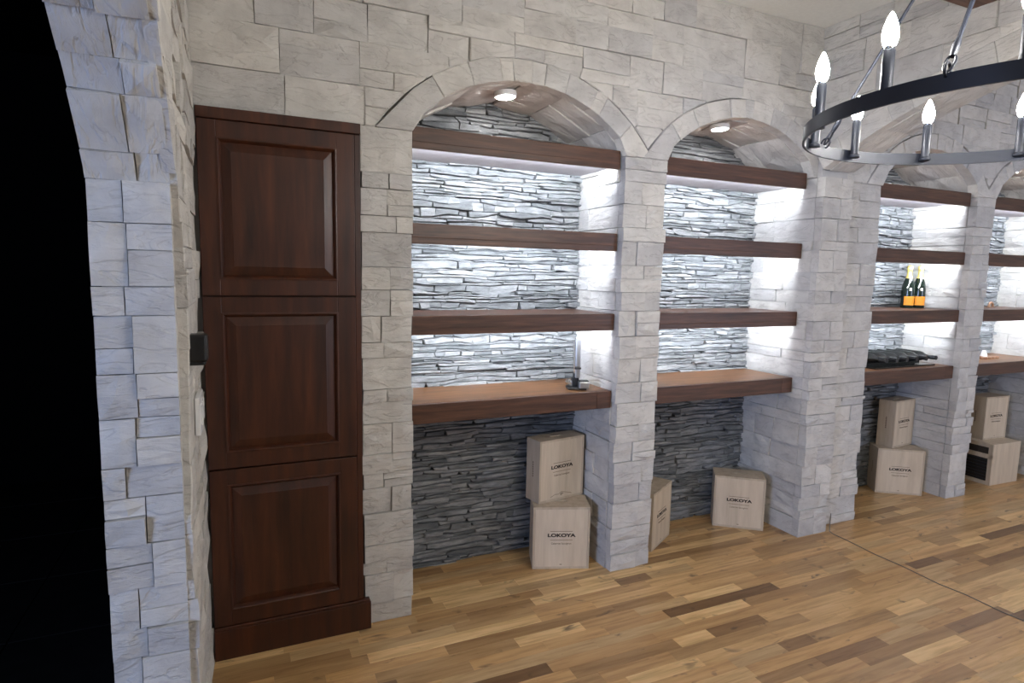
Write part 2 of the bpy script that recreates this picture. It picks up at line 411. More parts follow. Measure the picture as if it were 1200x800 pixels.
def plank_geo(w, rgx):
    h, g = PW/2-.0001, .0001; e = .0005
    a = w/2-g
    z = rgx.uniform(-.0006, .0006)
    V = [(-a, -h, -.014), (a, -h, -.014), (a, h, -.014), (-a, h, -.014), (-a, -h, z-e), (a, -h, z-e), (a, h, z-e), (-a, h, z-e),
         (-a+e, -h+e, z), (a-e, -h+e, z), (a-e, h-e, z), (-a+e, h-e, z)]
    F = [[0, 1, 5, 4], [1, 2, 6, 5], [2, 3, 7, 6], [3, 0, 4, 7], [4, 5, 9, 8], [5, 6, 10, 9], [6, 7, 11, 10], [7, 4, 8, 11], [8, 9, 10, 11]]
    return V, F
rest = MB()
for p in planks:
    _, _, x0, x1, yy = p
    V, F = plank_geo(x1-x0, rg)
    T = Matrix.Translation(((x0+x1)/2, yy-PW/2, 0))
    if id(p) in keep: link('plank', V, F, PLANK, floor, T)
    else: rest.add([T @ Vector(v) for v in V], F)
o = rest.build('plank', PLANK_J, floor); o['kind'] = 'stuff'

# ------------------------------------------------------------------ ceiling, beam, plain walls of the room
struct('ceiling', MB().box(0.36, 7.3, -4.4, 0.6, ZC, ZC+0.12), PLASTER, 'plain off-white plaster ceiling', 'ceiling')
struct('trim_1', MB().box(XD1, XC0+.02, -1.10, -0.795, 2.866, ZC+.01, bev=0.006), BEAM, 'brown wooden ceiling beam running into the arched stone wall', 'beam')
wf = MB()
for (x0, x1) in ((0.36, 1.4), (3.0, 5.1), (6.7, 7.3)): wf.box(x0, x1, -4.55, -4.4, 0, ZC)
for (x0, x1) in ((1.4, 3.0), (5.1, 6.7)): wf.box(x0, x1, -4.55, -4.4, 0, .9).box(x0, x1, -4.55, -4.4, 2.2, ZC)
struct('wall_front', wf, PLASTER, 'plain plaster wall with two added windows facing the niches')
struct('wall_far_right', MB().box(7.2, 7.35, -4.4, 0.6, 0, ZC), PLASTER, 'plain plaster end wall beyond the fourth niche')
def window(i, x0, x1, z0, z1, label, side=False):
    w = empty('window_%d' % i, (-3.125, (x0+x1)/2, z0) if side else ((x0+x1)/2, -4.47, z0), PI/2 if side else 0); tag(w, label, 'window', kind='structure')
    a = (x1-x0)/2; h = z1-z0; t = .05
    MB().box(-a, a, -.03, .03, 0, t).box(-a, a, -.03, .03, h-t, h).box(-a, -a+t, -.03, .03, t, h-t).box(a-t, a, -.03, .03, t, h-t).box(-t/2, t/2, -.03, .03, t, h-t).build('window_frame', WHITEP, w)
    for s in (-1, 1):
        c = s*a/2; MB().box(c-a/2+t*.5, c+a/2-t*.5, -.004, .004, t, h-t).build('pane', WINGLASS, w)
window(1, 1.4, 3.0, .9, 2.2, 'added two-pane white window facing the tall cabinet')  # out of view, added to go with its fill lamp
window(2, 5.1, 6.7, .9, 2.2, 'added two-pane white window in the room beyond the wide arch')  # added out of view for the lamp lighting the far niches
window(3, -4.1, -2.7, .95, 2.15, 'two-pane white window in the dark adjoining room', True)

# dark adjoining room seen through the arch on the left
ad = MB().box(-3.2, -3.05, -2.7, 2.9, 0, ZC).box(-3.2, -3.05, -4.4, -4.1, 0, ZC).box(-3.2, -3.05, -4.1, -2.7, 0, .95).box(-3.2, -3.05, -4.1, -2.7, 2.15, ZC)
ad.box(-3.2, .36, 2.75, 2.9, 0, ZC).box(-3.2, .36, -4.4, 2.9, ZC, ZC+.12).box(.36, .5, .6, 2.9, 0, ZC).box(-3.2, .36, -4.55, -4.4, 0, ZC)
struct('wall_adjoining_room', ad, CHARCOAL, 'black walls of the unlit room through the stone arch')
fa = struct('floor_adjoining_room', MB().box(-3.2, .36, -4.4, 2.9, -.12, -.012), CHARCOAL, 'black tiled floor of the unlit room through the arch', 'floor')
tile_me = None
for i in range(6):
    for j in range(12):
        x = .355-.6*(i+.5); yy = -4.4+.605*(j+.5)
        if x < -3.0: continue
        if tile_me is None:
            V, F = plank_geo(.6, rg)
            V = [(v[0]*.99, v[1]/(PW/2)*.298, v[2]) for v in V]
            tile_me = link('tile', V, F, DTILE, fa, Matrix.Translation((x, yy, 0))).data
        else: link_mesh('tile', tile_me, fa, Matrix.Translation((x, yy, 0)))

# ------------------------------------------------------------------ stone walls: beds
def arch_fill(mb, x0, x1, n, y0, y1):
    cx, cz, R, w = arch_of(n); k = 24; a, b = NICHES[n]
    for i in range(k):
        u0 = a+(b-a)*i/k; u1 = a+(b-a)*(i+1)/k
        zz = cz+math.sqrt(max(0, (R+.03)**2-max(0, min(abs(u0-cx), abs(u1-cx)))**2))
        mb.box(u0, u1, y0, y1, min(zz, ZC-.05), ZC)
wb = MB()
wb.box(0.36, 3.86, 0.47, 0.60, 0, ZC)                               # behind everything
wb.box(0.40, 0.57, 0.03, 0.47, 0, ZC).box(.57, 1.19, .03, .47, 2.212, ZC).box(1.19, 1.375, 0.03, 0.47, 0, ZC)
wb.box(NICHES[0][1]+.03, NICHES[1][0]-.03, 0.03, 0.47, 0, ZC).box(1.375, 1.405, .03, .47, SPR, ZC).box(NICHES[0][1], NICHES[0][1]+.03, .03, .47, SPR, ZC).box(NICHES[1][0]-.03, NICHES[1][0], .03, .47, SPR, ZC)
arch_fill(wb, 0, 0, 0, .03, .47); arch_fill(wb, 0, 0, 1, .03, .47)
wall_back = struct('wall_back', wb, MORTAR, 'white split-stone wall around the cabinet and the two arched niches')
wr_ = MB()
wr_.box(XC0+.015, XC1-.015, YC+.03, .47, 0, SPR+.02).box(XC0+.015, XC1-.015, -.1, .47, SPR+.02, ZC)
k = 40
for i in range(k):
    y0 = -3.3+3.23*i/k; y1 = -3.3+3.23*(i+1)/k
    m = min(abs(y0-BIG[0]), abs(y1-BIG[0])); zz = BIG[1]+math.sqrt((BIG[2]+.02)**2-m*m)
    wr_.box(XC0+.015, XC1-.015, y0, y1, zz, ZC)
wr_.box(XC0+.015, XC1-.015, -4.4, -3.3, 0, ZC)
wall_right = struct('wall_right', wr_, MORTAR, 'white stone wall pierced by the wide low arch past the second niche')
wfb = MB()
wfb.box(4.085, 7.2, .47, .60, 0, ZC).box(XC1, NICHES[2][0]-.03, .03, .47, 0, ZC).box(NICHES[2][1]+.03, NICHES[3][0]-.03, .03, .47, 0, ZC).box(NICHES[3][1]+.03, 7.2, .03, .47, 0, ZC)
for n in (2, 3):
    wfb.box(NICHES[n][0]-.03, NICHES[n][0], .03, .47, SPR, ZC).box(NICHES[n][1], NICHES[n][1]+.03, .03, .47, SPR, ZC)
    arch_fill(wfb, 0, 0, n, .03, .47)
wall_far = struct('wall_back_far', wfb, MORTAR, 'white split-stone wall around the niches beyond the wide arch')
wl = MB().box(XD0+.02, XD1-.02, YD+.02, .03, 0, ZC)
k = 28
for i in range(k):
    y0 = -2.4+1.65*i/k; y1 = -2.4+1.65*(i+1)/k
    m = min(abs(y0-LARC[0]), abs(y1-LARC[0])); wl.box(XD0+.02, XD1-.02, y0, y1, LARC[1]+math.sqrt((LARC[2]+.02)**2-m*m), ZC)
wl.box(XD0+.02, XD1-.02, -4.4, -2.4, 0, ZC)
wall_left = struct('wall_left', wl, MORTAR, 'white split-stone wall with an arched opening into the dark room')

# ------------------------------------------------------------------ stones
rg = random.Random(11)
def voussoirs(parent, fr, cu, cv, R, t_end, depth, rg, vbase, wid=(0.055, 0.20), thick=0.05, proud=(0.008, 0.018)):
    t = -t_end; outs = []
    while t < t_end-1e-6:
        d = rg.uniform(*wid)/(R+depth/2)
        if t_end-(t+d) < wid[0]/R: d = t_end-t
        outs.append((t, t+d)); t += d
    for a, b in outs:
        k = 2 if (b-a)*R > .1 else 1
        dd = depth*rg.uniform(.96, 1.04)
        inner = [(cu+R*math.sin(a+(b-a)*i/k), cv+R*math.cos(a+(b-a)*i/k)) for i in range(k+1)]
        outer = [(cu+(R+dd)*math.sin(a+(b-a)*i/k), cv+(R+dd)*math.cos(a+(b-a)*i/k)) for i in range(k+1)]
        if vbase is not None:
            if a <= -t_end+1e-6: outer[0] = (cu-math.sqrt((R+depth)**2-(vbase-cv)**2), vbase); inner[0] = (cu-R*math.sin(t_end), vbase)
            if b >= t_end-1e-6: outer[-1] = (cu+math.sqrt((R+depth)**2-(vbase-cv)**2), vbase); inner[-1] = (cu+R*math.sin(t_end), vbase)
        lay_poly(parent, fr, outer[::1] and (inner[::-1] + outer)[::-1], rg, proud=proud, thick=thick, name='voussoir', fan=True)
def soffit(parent, ca, cz, R, t0, t1, axis, e0, e1, rg, seg=(0.12, 0.30), cols=(0.14, 0.26), proud=(0.002, 0.012)):
    """stones under an arch; axis 'x' = arch lies in the x-z plane, 'y' = in the y-z plane"""
    t = t0
    while t < t1-1e-6:
        d = rg.uniform(*seg)/R
        if t1-(t+d) < seg[0]*.7/R: d = t1-t
        e = e0
        while e < e1-1e-6:
            w = rg.uniform(*cols)
            if e1-(e+w) < cols[0]*.6: w = e1-e
            tm = t+d/2; s, c = math.sin(tm), math.cos(tm); em = e+w/2
            if axis == 'x': P = Vector((ca+R*s, em, cz+R*c)); n = Vector((-s, 0, -c)); v = Vector((0, 1, 0))
            else: P = Vector((em, ca+R*s, cz+R*c)); n = Vector((0, -s, -c)); v = Vector((1, 0, 0))
            u = v.cross(n); fr = frame(P, u, v)
            lay_rect(parent, fr, (-d*R/2, d*R/2, -w/2, w/2), rg, proud=proud, thick=.03)
            e += w
        t += d
# upper wall above the niches and cabinet
discs = [(arch_of(n)[0], arch_of(n)[1], arch_of(n)[2]+.102) for n in range(4)]
lay_clipped(wall_back, A_FR, ashlar(.553, XC0, V0, ZC, rg, hb=(.11, .21), wc=(.18, .46)), discs[:2], rg, rough=0.0045)
lay_clipped(wall_far, A_FR, ashlar(XC1, 7.2, V0, ZC, rg, hb=(.11, .21), wc=(.18, .46)), discs[2:], rg)
def pier_front(parent, x0, x1, rows, rg, y=0.0, proud=(.002, .015)):
    fr = frame((0, y, 0), (1, 0, 0), (0, 0, 1))
    for a, b in zip(rows[:-1], rows[1:]):
        w = x1-x0
        j0 = rg.uniform(-.006, .004); j1 = rg.uniform(-.004, .006)
        if rg.random() < .7 and w > .15 and b-a < .14:
            m = x0+w*rg.uniform(.35, .68); lay_rect(parent, fr, (x0+j0, m, a, b), rg, proud); lay_rect(parent, fr, (m, x1+j1, a, b), rg, proud)
        elif w > .15 and rg.random() < .5:
            m = x0+w*rg.uniform(.35, .65); k = a+(b-a)*rg.uniform(.35, .65)
            lay_rect(parent, fr, (x0+j0, m, a, b), rg, proud); lay_rect(parent, fr, (m, x1+j1, a, k), rg, proud); lay_rect(parent, fr, (m, x1+j1, k, b), rg, proud)
        else: lay_rect(parent, fr, (x0+j0, x1+j1, a, b), rg, proud)
def reveal(parent, x, side, rows, rg, y0=.047, y1=YB+.03):
    """side -1: faces -x (right side of a niche), +1: faces +x"""
    for a, b in zip(rows[:-1], rows[1:]):
        e = y0
        while e < y1-1e-6:
            w = rg.uniform(.15, .42)
            if y1-(e+w) < .12: w = y1-e
            if side < 0: fr = frame((x, 0, 0), (0, -1, 0), (0, 0, 1)); rc = (-e-w, -e, a, b)
            else: fr = frame((x, 0, 0), (0, 1, 0), (0, 0, 1)); rc = (e, e+w, a, b)
            lay_rect(parent, fr, rc, rg, proud=(0.0, .010), thick=.03)
            e += w
rowsets = [rows_between(0, V0, random.Random(40+i), (.055, .15)) for i in range(8)]
pier_front(wall_back, 1.184, NICHES[0][0], rowsets[0], rg); reveal(wall_back, NICHES[0][0], 1, rowsets[0], rg)
pier_front(wall_back, NICHES[0][1], NICHES[1][0], rowsets[1], rg); reveal(wall_back, NICHES[0][1], -1, rowsets[1], rg); reveal(wall_back, NICHES[1][0], 1, rowsets[1], rg)
reveal(wall_right, NICHES[1][1]+.012, -1, rowsets[2], rg, y0=YC+.045)
pier_front(wall_right, XC0, XC1, rowsets[2], rg, y=YC)
pier_front(wall_far, XC1, NICHES[2][0], rowsets[3], rg); reveal(wall_far, NICHES[2][0], 1, rowsets[3], rg)
pier_front(wall_far, NICHES[2][1], NICHES[3][0], rowsets[4], rg); reveal(wall_far, NICHES[2][1], -1, rowsets[4], rg); reveal(wall_far, NICHES[3][0], 1, rowsets[4], rg)
pier_front(wall_far, NICHES[3][1], 7.2, rowsets[5], rg); reveal(wall_far, NICHES[3][1], -1, rowsets[5], rg)
for n in range(4):
    cx, cz, R, w = arch_of(n); par = wall_back if n < 2 else wall_far; te = math.asin(w/R)
    voussoirs(par, A_FR, cx, cz, R, te, .10, rg, V0)
    soffit(par, cx, cz, R, -te, te, 'x', .05, YB+.03, rg)
# wide arch on the right
frC = frame((XC0, 0, 0), (0, -1, 0), (0, 0, 1))
lay_clipped(wall_right, frC, ashlar(0.0, 3.4, V0, ZC, rg, hb=(.12, .22), wc=(.2, .5)), [(-BIG[0], BIG[1], BIG[2]+.11)], rg)
tb = math.asin((YC-BIG[0])/BIG[2])
voussoirs(wall_right, frC, -BIG[0], BIG[1], BIG[2], tb, .11, rg, None, wid=(.09, .22))
soffit(wall_right, BIG[0], BIG[1], BIG[2], -tb, tb, 'y', XC0+.04, XC1, rg, seg=(.14, .3), cols=(.1, .22))
# arch on the left
frD = frame((XD1, 0, 0), (0, 1, 0), (0, 0, 1))
dD = [(LARC[0], LARC[1], LARC[2])]
lay_clipped(wall_left, frD, ashlar(YD, -.012, 0, ZC, rg, hb=(.12, .2), wc=(.2, .45)), dD, rg, rough=.006, thick=.03)
lay_clipped(wall_left, frD, ashlar(-2.42, YD, 1.83, ZC, rg, hb=(.12, .2), wc=(.2, .45)), dD, rg, rough=.006, thick=.03)
rD = rows_between(0, 1.83, random.Random(77), (.075, .17))
frJ = frame((0, YD, 0), (1, 0, 0), (0, 0, 1))
for a, b in zip(rD[:-1], rD[1:]):
    m = XD0+(XD1-.03-XD0)*rg.uniform(.3, .68)
    cells = [(XD0, m, a, b), (m, XD1-.012, a, b)]
    if b-a > .11:
        k = a+(b-a)*rg.uniform(.4, .6)
        cells = [(XD0, m, a, b), (m, XD1-.012, a, k), (m, XD1-.012, k, b)] if rg.random() < .5 else [(XD0, m, a, k), (XD0, m, k, b), (m, XD1-.012, a, b)]
    for rc in cells: lay_rect(wall_left, frJ, rc, rg, proud=(.0, .016), rough=.003, thick=.03)
tl = math.atan2(YD-LARC[0], 1.83-LARC[1])
soffit(wall_left, LARC[0], LARC[1], LARC[2], -tl, tl, 'y', XD0, XD1-.012, rg, seg=(.08, .17), cols=(.07, .14), proud=(0, .014))

# ------------------------------------------------------------------ slate backs of the niches
def slate_wall(n, rg, individual):
    a, b = NICHES[n]; cx, cz, R, w = arch_of(n)
    names = ['niche beside the tall cabinet', 'second niche from the tall cabinet', 'niche just past the wide arch', 'niche with the slatted crate']
    o = MB().box(a-.03, b+.03, YB+.022, .475, 0, SPR+RISE+.03).build('wall_slate', SLATE_BED)
    tag(o, 'stacked grey ledge-slate back wall of the %s' % names[n], 'wall', kind='structure')
    lines = []; z = 0.0; top = SPR+RISE+.02
    while z < top:                                     # wavy bed joints shared by the course above and below
        h = rg.choice((rg.uniform(.009, .016), rg.uniform(.014, .024), rg.uniform(.020, .034)))
        am = h*.36
        ws = [(rg.uniform(.1, 1)*am, rg.uniform(4, 11), rg.uniform(0, 6)), (rg.uniform(.1, .8)*am, rg.uniform(12, 26), rg.uniform(0, 6)), (rg.uniform(0, .35)*am, rg.uniform(35, 70), rg.uniform(0, 6))]
        lines.append((z, ws if z > 0 else [])); z += h
    lines.append((top, []))
    zat = lambda i, x: lines[i][0]+sum(q*math.sin(k*x+p) for q, k, p in lines[i][1])
    pcs = []
    for i in range(len(lines)-1):
        x = a-.01-rg.uniform(0, .2)
        while x < b+.01:
            L = rg.choice((rg.uniform(.05, .13), rg.uniform(.10, .24), rg.uniform(.16, .36)))
            x0, x1 = max(x, a-.01), min(x+L, b+.01)
            if x1-x0 > .02:
                k = max(2, min(5, round((x1-x0)/.055))); sl0, sl1 = rg.uniform(-.012, .012), rg.uniform(-.012, .012)
                bot = [(x0+(x1-x0)*t/k, 0) for t in range(k+1)]
                P = []
                for t in range(k+1):
                    xx = x0+(x1-x0)*t/k + (sl0 if t == 0 else 0) + (sl1 if t == k else 0); P.append((xx, zat(i, xx)+rg.uniform(0, .0012)))
                Q = []
                for t in range(k, -1, -1):
                    xx = x0+(x1-x0)*t/k; Q.append((xx, zat(i+1, xx)-rg.uniform(0, .0016)))
                if rg.random() < .35 and k > 2: P[0] = (P[0][0], P[0][1]+.3*(Q[-1][1]-P[0][1])); Q[0] = (Q[0][0], Q[0][1]-.3*(Q[0][1]-P[k][1]))
                poly = P+Q
                area = .5*sum(poly[m-1][0]*poly[m][1]-poly[m][0]*poly[m-1][1] for m in range(len(poly)))
                zm = (zat(i, (x0+x1)/2)+zat(i+1, (x0+x1)/2))/2
                if area > .00015 and (zm < SPR or math.hypot((x0+x1)/2-cx, zm-cz) < R+.03): pcs.append((poly, area, zm))
            x += L
    fr = frame((0, YB+.012, 0), (1, 0, 0), (0, 0, 1)); rest = MB()
    hidden = lambda zm: any(s0-.002 < zm < s1 for s0, s1 in SHELVES+[(.907, 1.0)])
    order = sorted([i for i in range(len(pcs)) if not hidden(pcs[i][2])], key=lambda i: -pcs[i][1]); keep = set(order[:300]) if individual else set()
    for i, (poly, ar, zm) in enumerate(pcs):
        V, F, cu, cv = poly_stone(poly, rg, rg.choice((rg.uniform(0, .010), rg.uniform(.004, .018), rg.uniform(.012, .030))), .02, inset=.0035, chamf=(.002, .006), gap=.0007, fan=False, rough=.003)
        T = fr @ Matrix.Translation((cu, cv, 0))
        if i in keep: link('slate', V, F, SLATE, o, T)
        else: rest.add([T @ Vector(q) for q in V], F)
    if rest.v:
        r = rest.build('slate', SLATE_J, o); r['kind'] = 'stuff'
    return len(pcs)
for n in range(4): slate_wall(n, random.Random(200+n), n < 2)

# ------------------------------------------------------------------ shelves, benches, puck lights
where = ['in the niche beside the tall cabinet', 'in the second niche from the cabinet', 'in the niche holding the two champagne bottles', 'in the niche with the slatted crate']
order = ['topmost', 'middle', 'lowest']
for n, (a, b) in enumerate(NICHES):
    a += .004; b -= .010
    for i, (z0, z1) in enumerate(SHELVES):
        t = empty('wooden_shelf', ((a+b)/2, .03, z0)); w = (b-a)/2; d = YB-.03+.01; h = z1-z0
        tag(t, '%s dark wood beam shelf with light strip %s' % (order[i], where[n]), 'shelf', 'lit wooden shelves in the niches')
        MB().box(-w, w, 0, d, .026, h, bev=.004).build('board', SHELF, t)
        MB().box(-w, w, .0005, .022, .0, .030, bev=.003).build('front_lip', SHELF, t)
        MB().box(-w+.002, w-.002, .023, d-.002, .021, .0275).build('underside_panel', PALE, t)
        ls = MB().box(-w+.03, w-.03, .0222, .027, .005, .019).build('led_strip', PALE, t)
        link('lens', [(-w+.035, .0273, .006), (-w+.035, .0273, .018), (w-.035, .0273, .018), (w-.035, .0273, .006)], [[0, 1, 2, 3]], LEDM, ls)
    t = empty('wooden_bench', ((a+b)/2, .031, .907)); w = (b-a)/2; d = YB-.021
    tag(t, 'thick brown wooden counter ledge %s' % where[n], 'ledge', 'wooden counters in the niches')
    MB().box(-w, w, .018, d, .0, .093, bev=.004).build('top_slab', BENCH_LIT, t)
    MB().box(-w, w-.09, 0, .02, .0, .0925, bev=.003).build('front_board', SHELF, t)
    MB().box(w-.089, w, 0.001, .02, .0, .0925, bev=.003).build('front_board', SHELF, t)
    cx, cz, R, ww = arch_of(n)
    px = cx-.05; pz = cz+math.sqrt(R*R-(px-cx)**2)
    t = empty('puck_light', (px, .16, pz-.014)); t.rotation_euler = (0, math.asin((px-cx)/R), 0)
    tag(t, 'small round puck light under the arch %s' % where[n], 'light', 'puck lights under the niche arches')
    MB().lathe([(.044, -.014), (.054, -.012), (.056, .0), (.054, .012)], 20).build('housing', WHITEP, t, smooth=True)
    MB().lathe([(.0435, -.016), (.0435, -.0142)], 20).build('lens', PUCKM, t)

# ------------------------------------------------------------------ tall cabinet
X0, X1, FY = .572, 1.178, -.006
t = empty('tall_cabinet', ((X0+X1)/2, 0, 0)); tag(t, 'tall dark mahogany cabinet with three raised-panel doors set in the stone wall', 'cabinet')
W = (X1-X0)/2
MB().box(-W, W, FY, .44, 0, 2.208, bev=.002).build('body', CABINET, t)
MB().box(-W-.0, W+.030, FY-.030, FY+.005, 0, .128, bev=.003).box(-W, W+.026, FY-.024, FY+.003, .126, .140, bev=.004).build('plinth', CABINET, t)
MB().box(-W, W, FY-.026, FY+.002, 2.166, 2.208, bev=.003).build('top_rail', CABINET, t)
def door(x0, x1, z0, z1):
    e = empty('door', (0, FY-.001, z0)); e.parent = t
    h = z1-z0; th = .022; st = .066; st_r = .073
    b = MB(); b.box(x0, x0+st, -th, 0, 0, h, bev=.0025).box(x1-st_r, x1, -th, 0, 0, h, bev=.0025)
    b.box(x0+st-.001, x1-st_r+.001, -th+.0003, 0, 0, .064, bev=.0025).box(x0+st-.001, x1-st_r+.001, -th+.0003, 0, h-.064, h, bev=.0025)
    b.build('door_frame', CABINET, e)
    xi0, xi1, zi0, zi1 = x0+st, x1-st_r, .064, h-.064
    # stepped moulding ring and raised panel with bevelled border
    def ring(levels):
        V = []; F = []
        for (ins, y) in levels: V += [(xi0+ins, y, zi0+ins), (xi1-ins, y, zi0+ins), (xi1-ins, y, zi1-ins), (xi0+ins, y, zi1-ins)]
        for i in range(len(levels)-1):
            for k in range(4): F.append([i*4+k, i*4+(k+1) % 4, (i+1)*4+(k+1) % 4, (i+1)*4+k])
        return V, F
    mv, mf = ring([(-.002, -.012), (-.002, -.0245), (.004, -.0255), (.008, -.022), (.013, -.0135), (.015, -.010), (.015, -.004)])
    link('moulding', mv, mf, CABINET, e)
    pv, pf = ring([(.0135, -.004), (.0135, -.0095), (.047, -.0185), (.049, -.0195)]); pf.append([12, 13, 14, 15])
    link('raised_panel', pv, pf, CABINET, e)
for z0, z1 in ((.144, .803), (.809, 1.496), (1.502, 2.163)): door(-W+.002, W-.026, z0, z1)
bm_ = MB().box(W-.024, W, FY-.012, FY+.002, .142, 2.166, bev=.002); bm_.build('face_frame_stile', CABINET, t)

# ------------------------------------------------------------------ wall box, switch plate
t = empty('wall_box', (XD1+.020, -.55, 1.36)); tag(t, 'small black box mounted on the stone edge beside the cabinet', 'wall box')
MB().box(-.035, .034, -.030, .030, -.040, .046, bev=.009).build('housing', BLACK, t)
MB().box(-.03, .028, -.024, .024, -.050, -.038, bev=.005).build('lower_cover', BLACK, t)
t = empty('switch_plate', (XD1+.018, -.40, 1.13)); tag(t, 'white three-gang light switch plate on the stone below the black box', 'switch plate')
MB().box(-.012, .004, -.085, .085, -.062, .062, bev=.003).build('plate', WHITEP, t)
for i in (-1, 0, 1):
    MB().box(.003, .0085, i*.046-.016, i*.046+.016, -.034, .034, bev=.002).build('rocker', WHITEP, t)

# ------------------------------------------------------------------ wine crates
def text_mesh(txt, size, sx=1.0, offset=0.0):
    cu = bpy.data.curves.new('print', 'FONT'); cu.body = txt; cu.size = size; cu.align_x = 'CENTER'; cu.align_y = 'CENTER'; cu.offset = offset; cu.extrude = 0.0004
    ob = bpy.data.objects.new('print', cu); COL.objects.link(ob)
    dg = bpy.context.evaluated_depsgraph_get(); dg.update()
    me = bpy.data.meshes.new_from_object(ob.evaluated_get(dg))
    bpy.data.objects.remove(ob); bpy.data.curves.remove(cu)
    for v in me.vertices: v.co.x *= sx
    return me
BRAND = text_mesh('LOKOYA', .025, 1.5, .0012); BRAND.materials.clear(); BRAND.materials.append(INK)
SUB = text_mesh('Cabernet Sauvignon', .0145, .95, .0); SUB.materials.clear(); SUB.materials.append(INK2)
_c = {}
def crate(x, y, z, yaw, W, H, D, label, group, slot=True, tilt=0.0, motif=False):
    t = empty('wine_crate', (x, y, z), math.radians(yaw)); tag(t, label, 'crate', group)
    w, d = W/2, D/2; b = .012
    # shell with an open front rebate for the sliding lid
    sh = MB().box(-w, -w+b, -d, d, 0, H, bev=.0012).box(w-b, w, -d, d, 0, H, bev=.0012).box(-w+b, w-b, -d+.001, d, 0, b).box(-w+b, w-b, d-b, d, b, H-b)
    sh.build('body', CRATE2, t)
    if slot:
        s = .042; MB().box(-w+b, -s, -d+.001, d, H-b, H).box(s, w-b, -d+.001, d, H-b, H).box(-s, s, -d+.001, -.009, H-b, H).box(-s, s, .009, d, H-b, H).build('top_panel', CRATE2, t)
        MB().box(-s, s, -.009, .009, H-b-.004, H-b).build('hand_slot', DARKSLOT, t)  # dark sheet below the opening, inner shade put into its colour
    else: MB().box(-w+b, w-b, -d+.001, d, H-b, H).build('top_panel', CRATE2, t)
    MB().box(-w+b+.0006, w-b-.0006, -d+.0015, -d+.008, b+.0006, H-b-.0006).build('lid', CRATE, t)
    yf = -d+.0015-.0004
    R_ = Matrix(((1, 0, 0, 0), (0, 0, -1, 0), (0, 1, 0, 0), (0, 0, 0, 1)))      # text x-y plane to x-z, facing -y
    zc = H*.545
    link_mesh('print', BRAND, t, Matrix.Translation((0, yf, zc)) @ R_)
    link_mesh('print', SUB, t, Matrix.Translation((0, yf, zc-.046)) @ R_)
    for dz in (.024, -.026): MB().box(-.062, .062, yf-.0004, yf+.0004, zc+dz-.0011, zc+dz+.0011).build('print', INK2, t)
    MB().box(-.006, .006, yf-.0004, yf+.0004, .024, .0275).build('print', INK2, t)
    if motif:
        P = [(-.075, .0), (-.045, .012), (-.02, .009), (.0, .022), (.02, .016), (.05, .008), (.075, 0)]
        m = MB()
        for (a0, b0), (a1, b1) in zip(P[:-1], P[1:]):
            m.add([(a0, yf, .022+b0), (a1, yf, .022+b1), (a1, yf, .0245+b1), (a0, yf, .0245+b0)], [[0, 1, 2, 3]])
        m.add([(-.012, yf, .031), (.018, yf, .031), (.012, yf, .036), (.0, yf, .038)], [[0, 1, 2, 3]])
        m.build('print', INK2, t)
    for i in range(7):                                                         # small faded stamp on the narrow side
        zz = H*.40+i*.013; MB().box(-w-.0003, -w+.0003, -.004, .004, zz, zz+.009).build('print', INK2, t)
    return t
G_ = 'pale wooden wine crates'
crate(2.306, .218, 0, -20.8, .313, .351, .19, 'pale wooden wine crate on the floor under another crate, beside the corkscrew niche pier', G_)
crate(2.315, .300, .3515, 9.6, .313, .351, .125, 'slim pale wine crate with mountain print on another crate, slate behind', G_, motif=True)
crate(2.948, .262, 0, 31.5, .303, .351, .18, 'pale wine crate half hidden behind the pier of the second niche', G_)
crate(3.655, .246, 0, -38.4, .311, .338, .175, 'single pale wine crate standing against the bluish stone pier', G_)
crate(5.280, .268, 0, -35.4, .325, .346, .17, 'pale wine crate on the floor below the lying dark bottles', G_)
crate(5.322, .326, .3465, 5.7, .27, .36, .125, 'slim grey-sided wine crate stacked below the lying dark bottles', G_)
t = empty('slatted_crate', (6.300, .175, 0), math.radians(-2)); tag(t, 'large wooden crate with black slatted side under a slim crate', 'crate')
w, d, H = .18, .135, .335
MB().box(-w+.012, w, -d, d, 0, H, bev=.002).build('body', CRATE, t)
fr_ = MB().box(-w, -w+.013, -d, d, 0, .03).box(-w, -w+.013, -d, d, .215, .25).box(-w, -w+.013, -d, d, H-.03, H).box(-w, -w+.013, -d, -d+.03, .03, H-.03).box(-w, -w+.013, d-.03, d, .03, H-.03)
fr_.build('side_frame', CRATE2, t)
MB().box(-w+.0095, -w+.0125, -d+.03, d-.03, .03, .215).box(-w+.0095, -w+.0125, -d+.03, d-.03, .25, H-.03).build('dark_backing', DARKSLOT, t)
for i in range(7): MB().box(-w+.004, -w+.009, -d+.03, d-.03, .036+i*.026, .050+i*.026).build('slat', BLACK, t)
crate(6.345, .235, .3355, -3, .285, .352, .15, 'slim wine crate standing on the black-slatted crate', G_, slot=False)

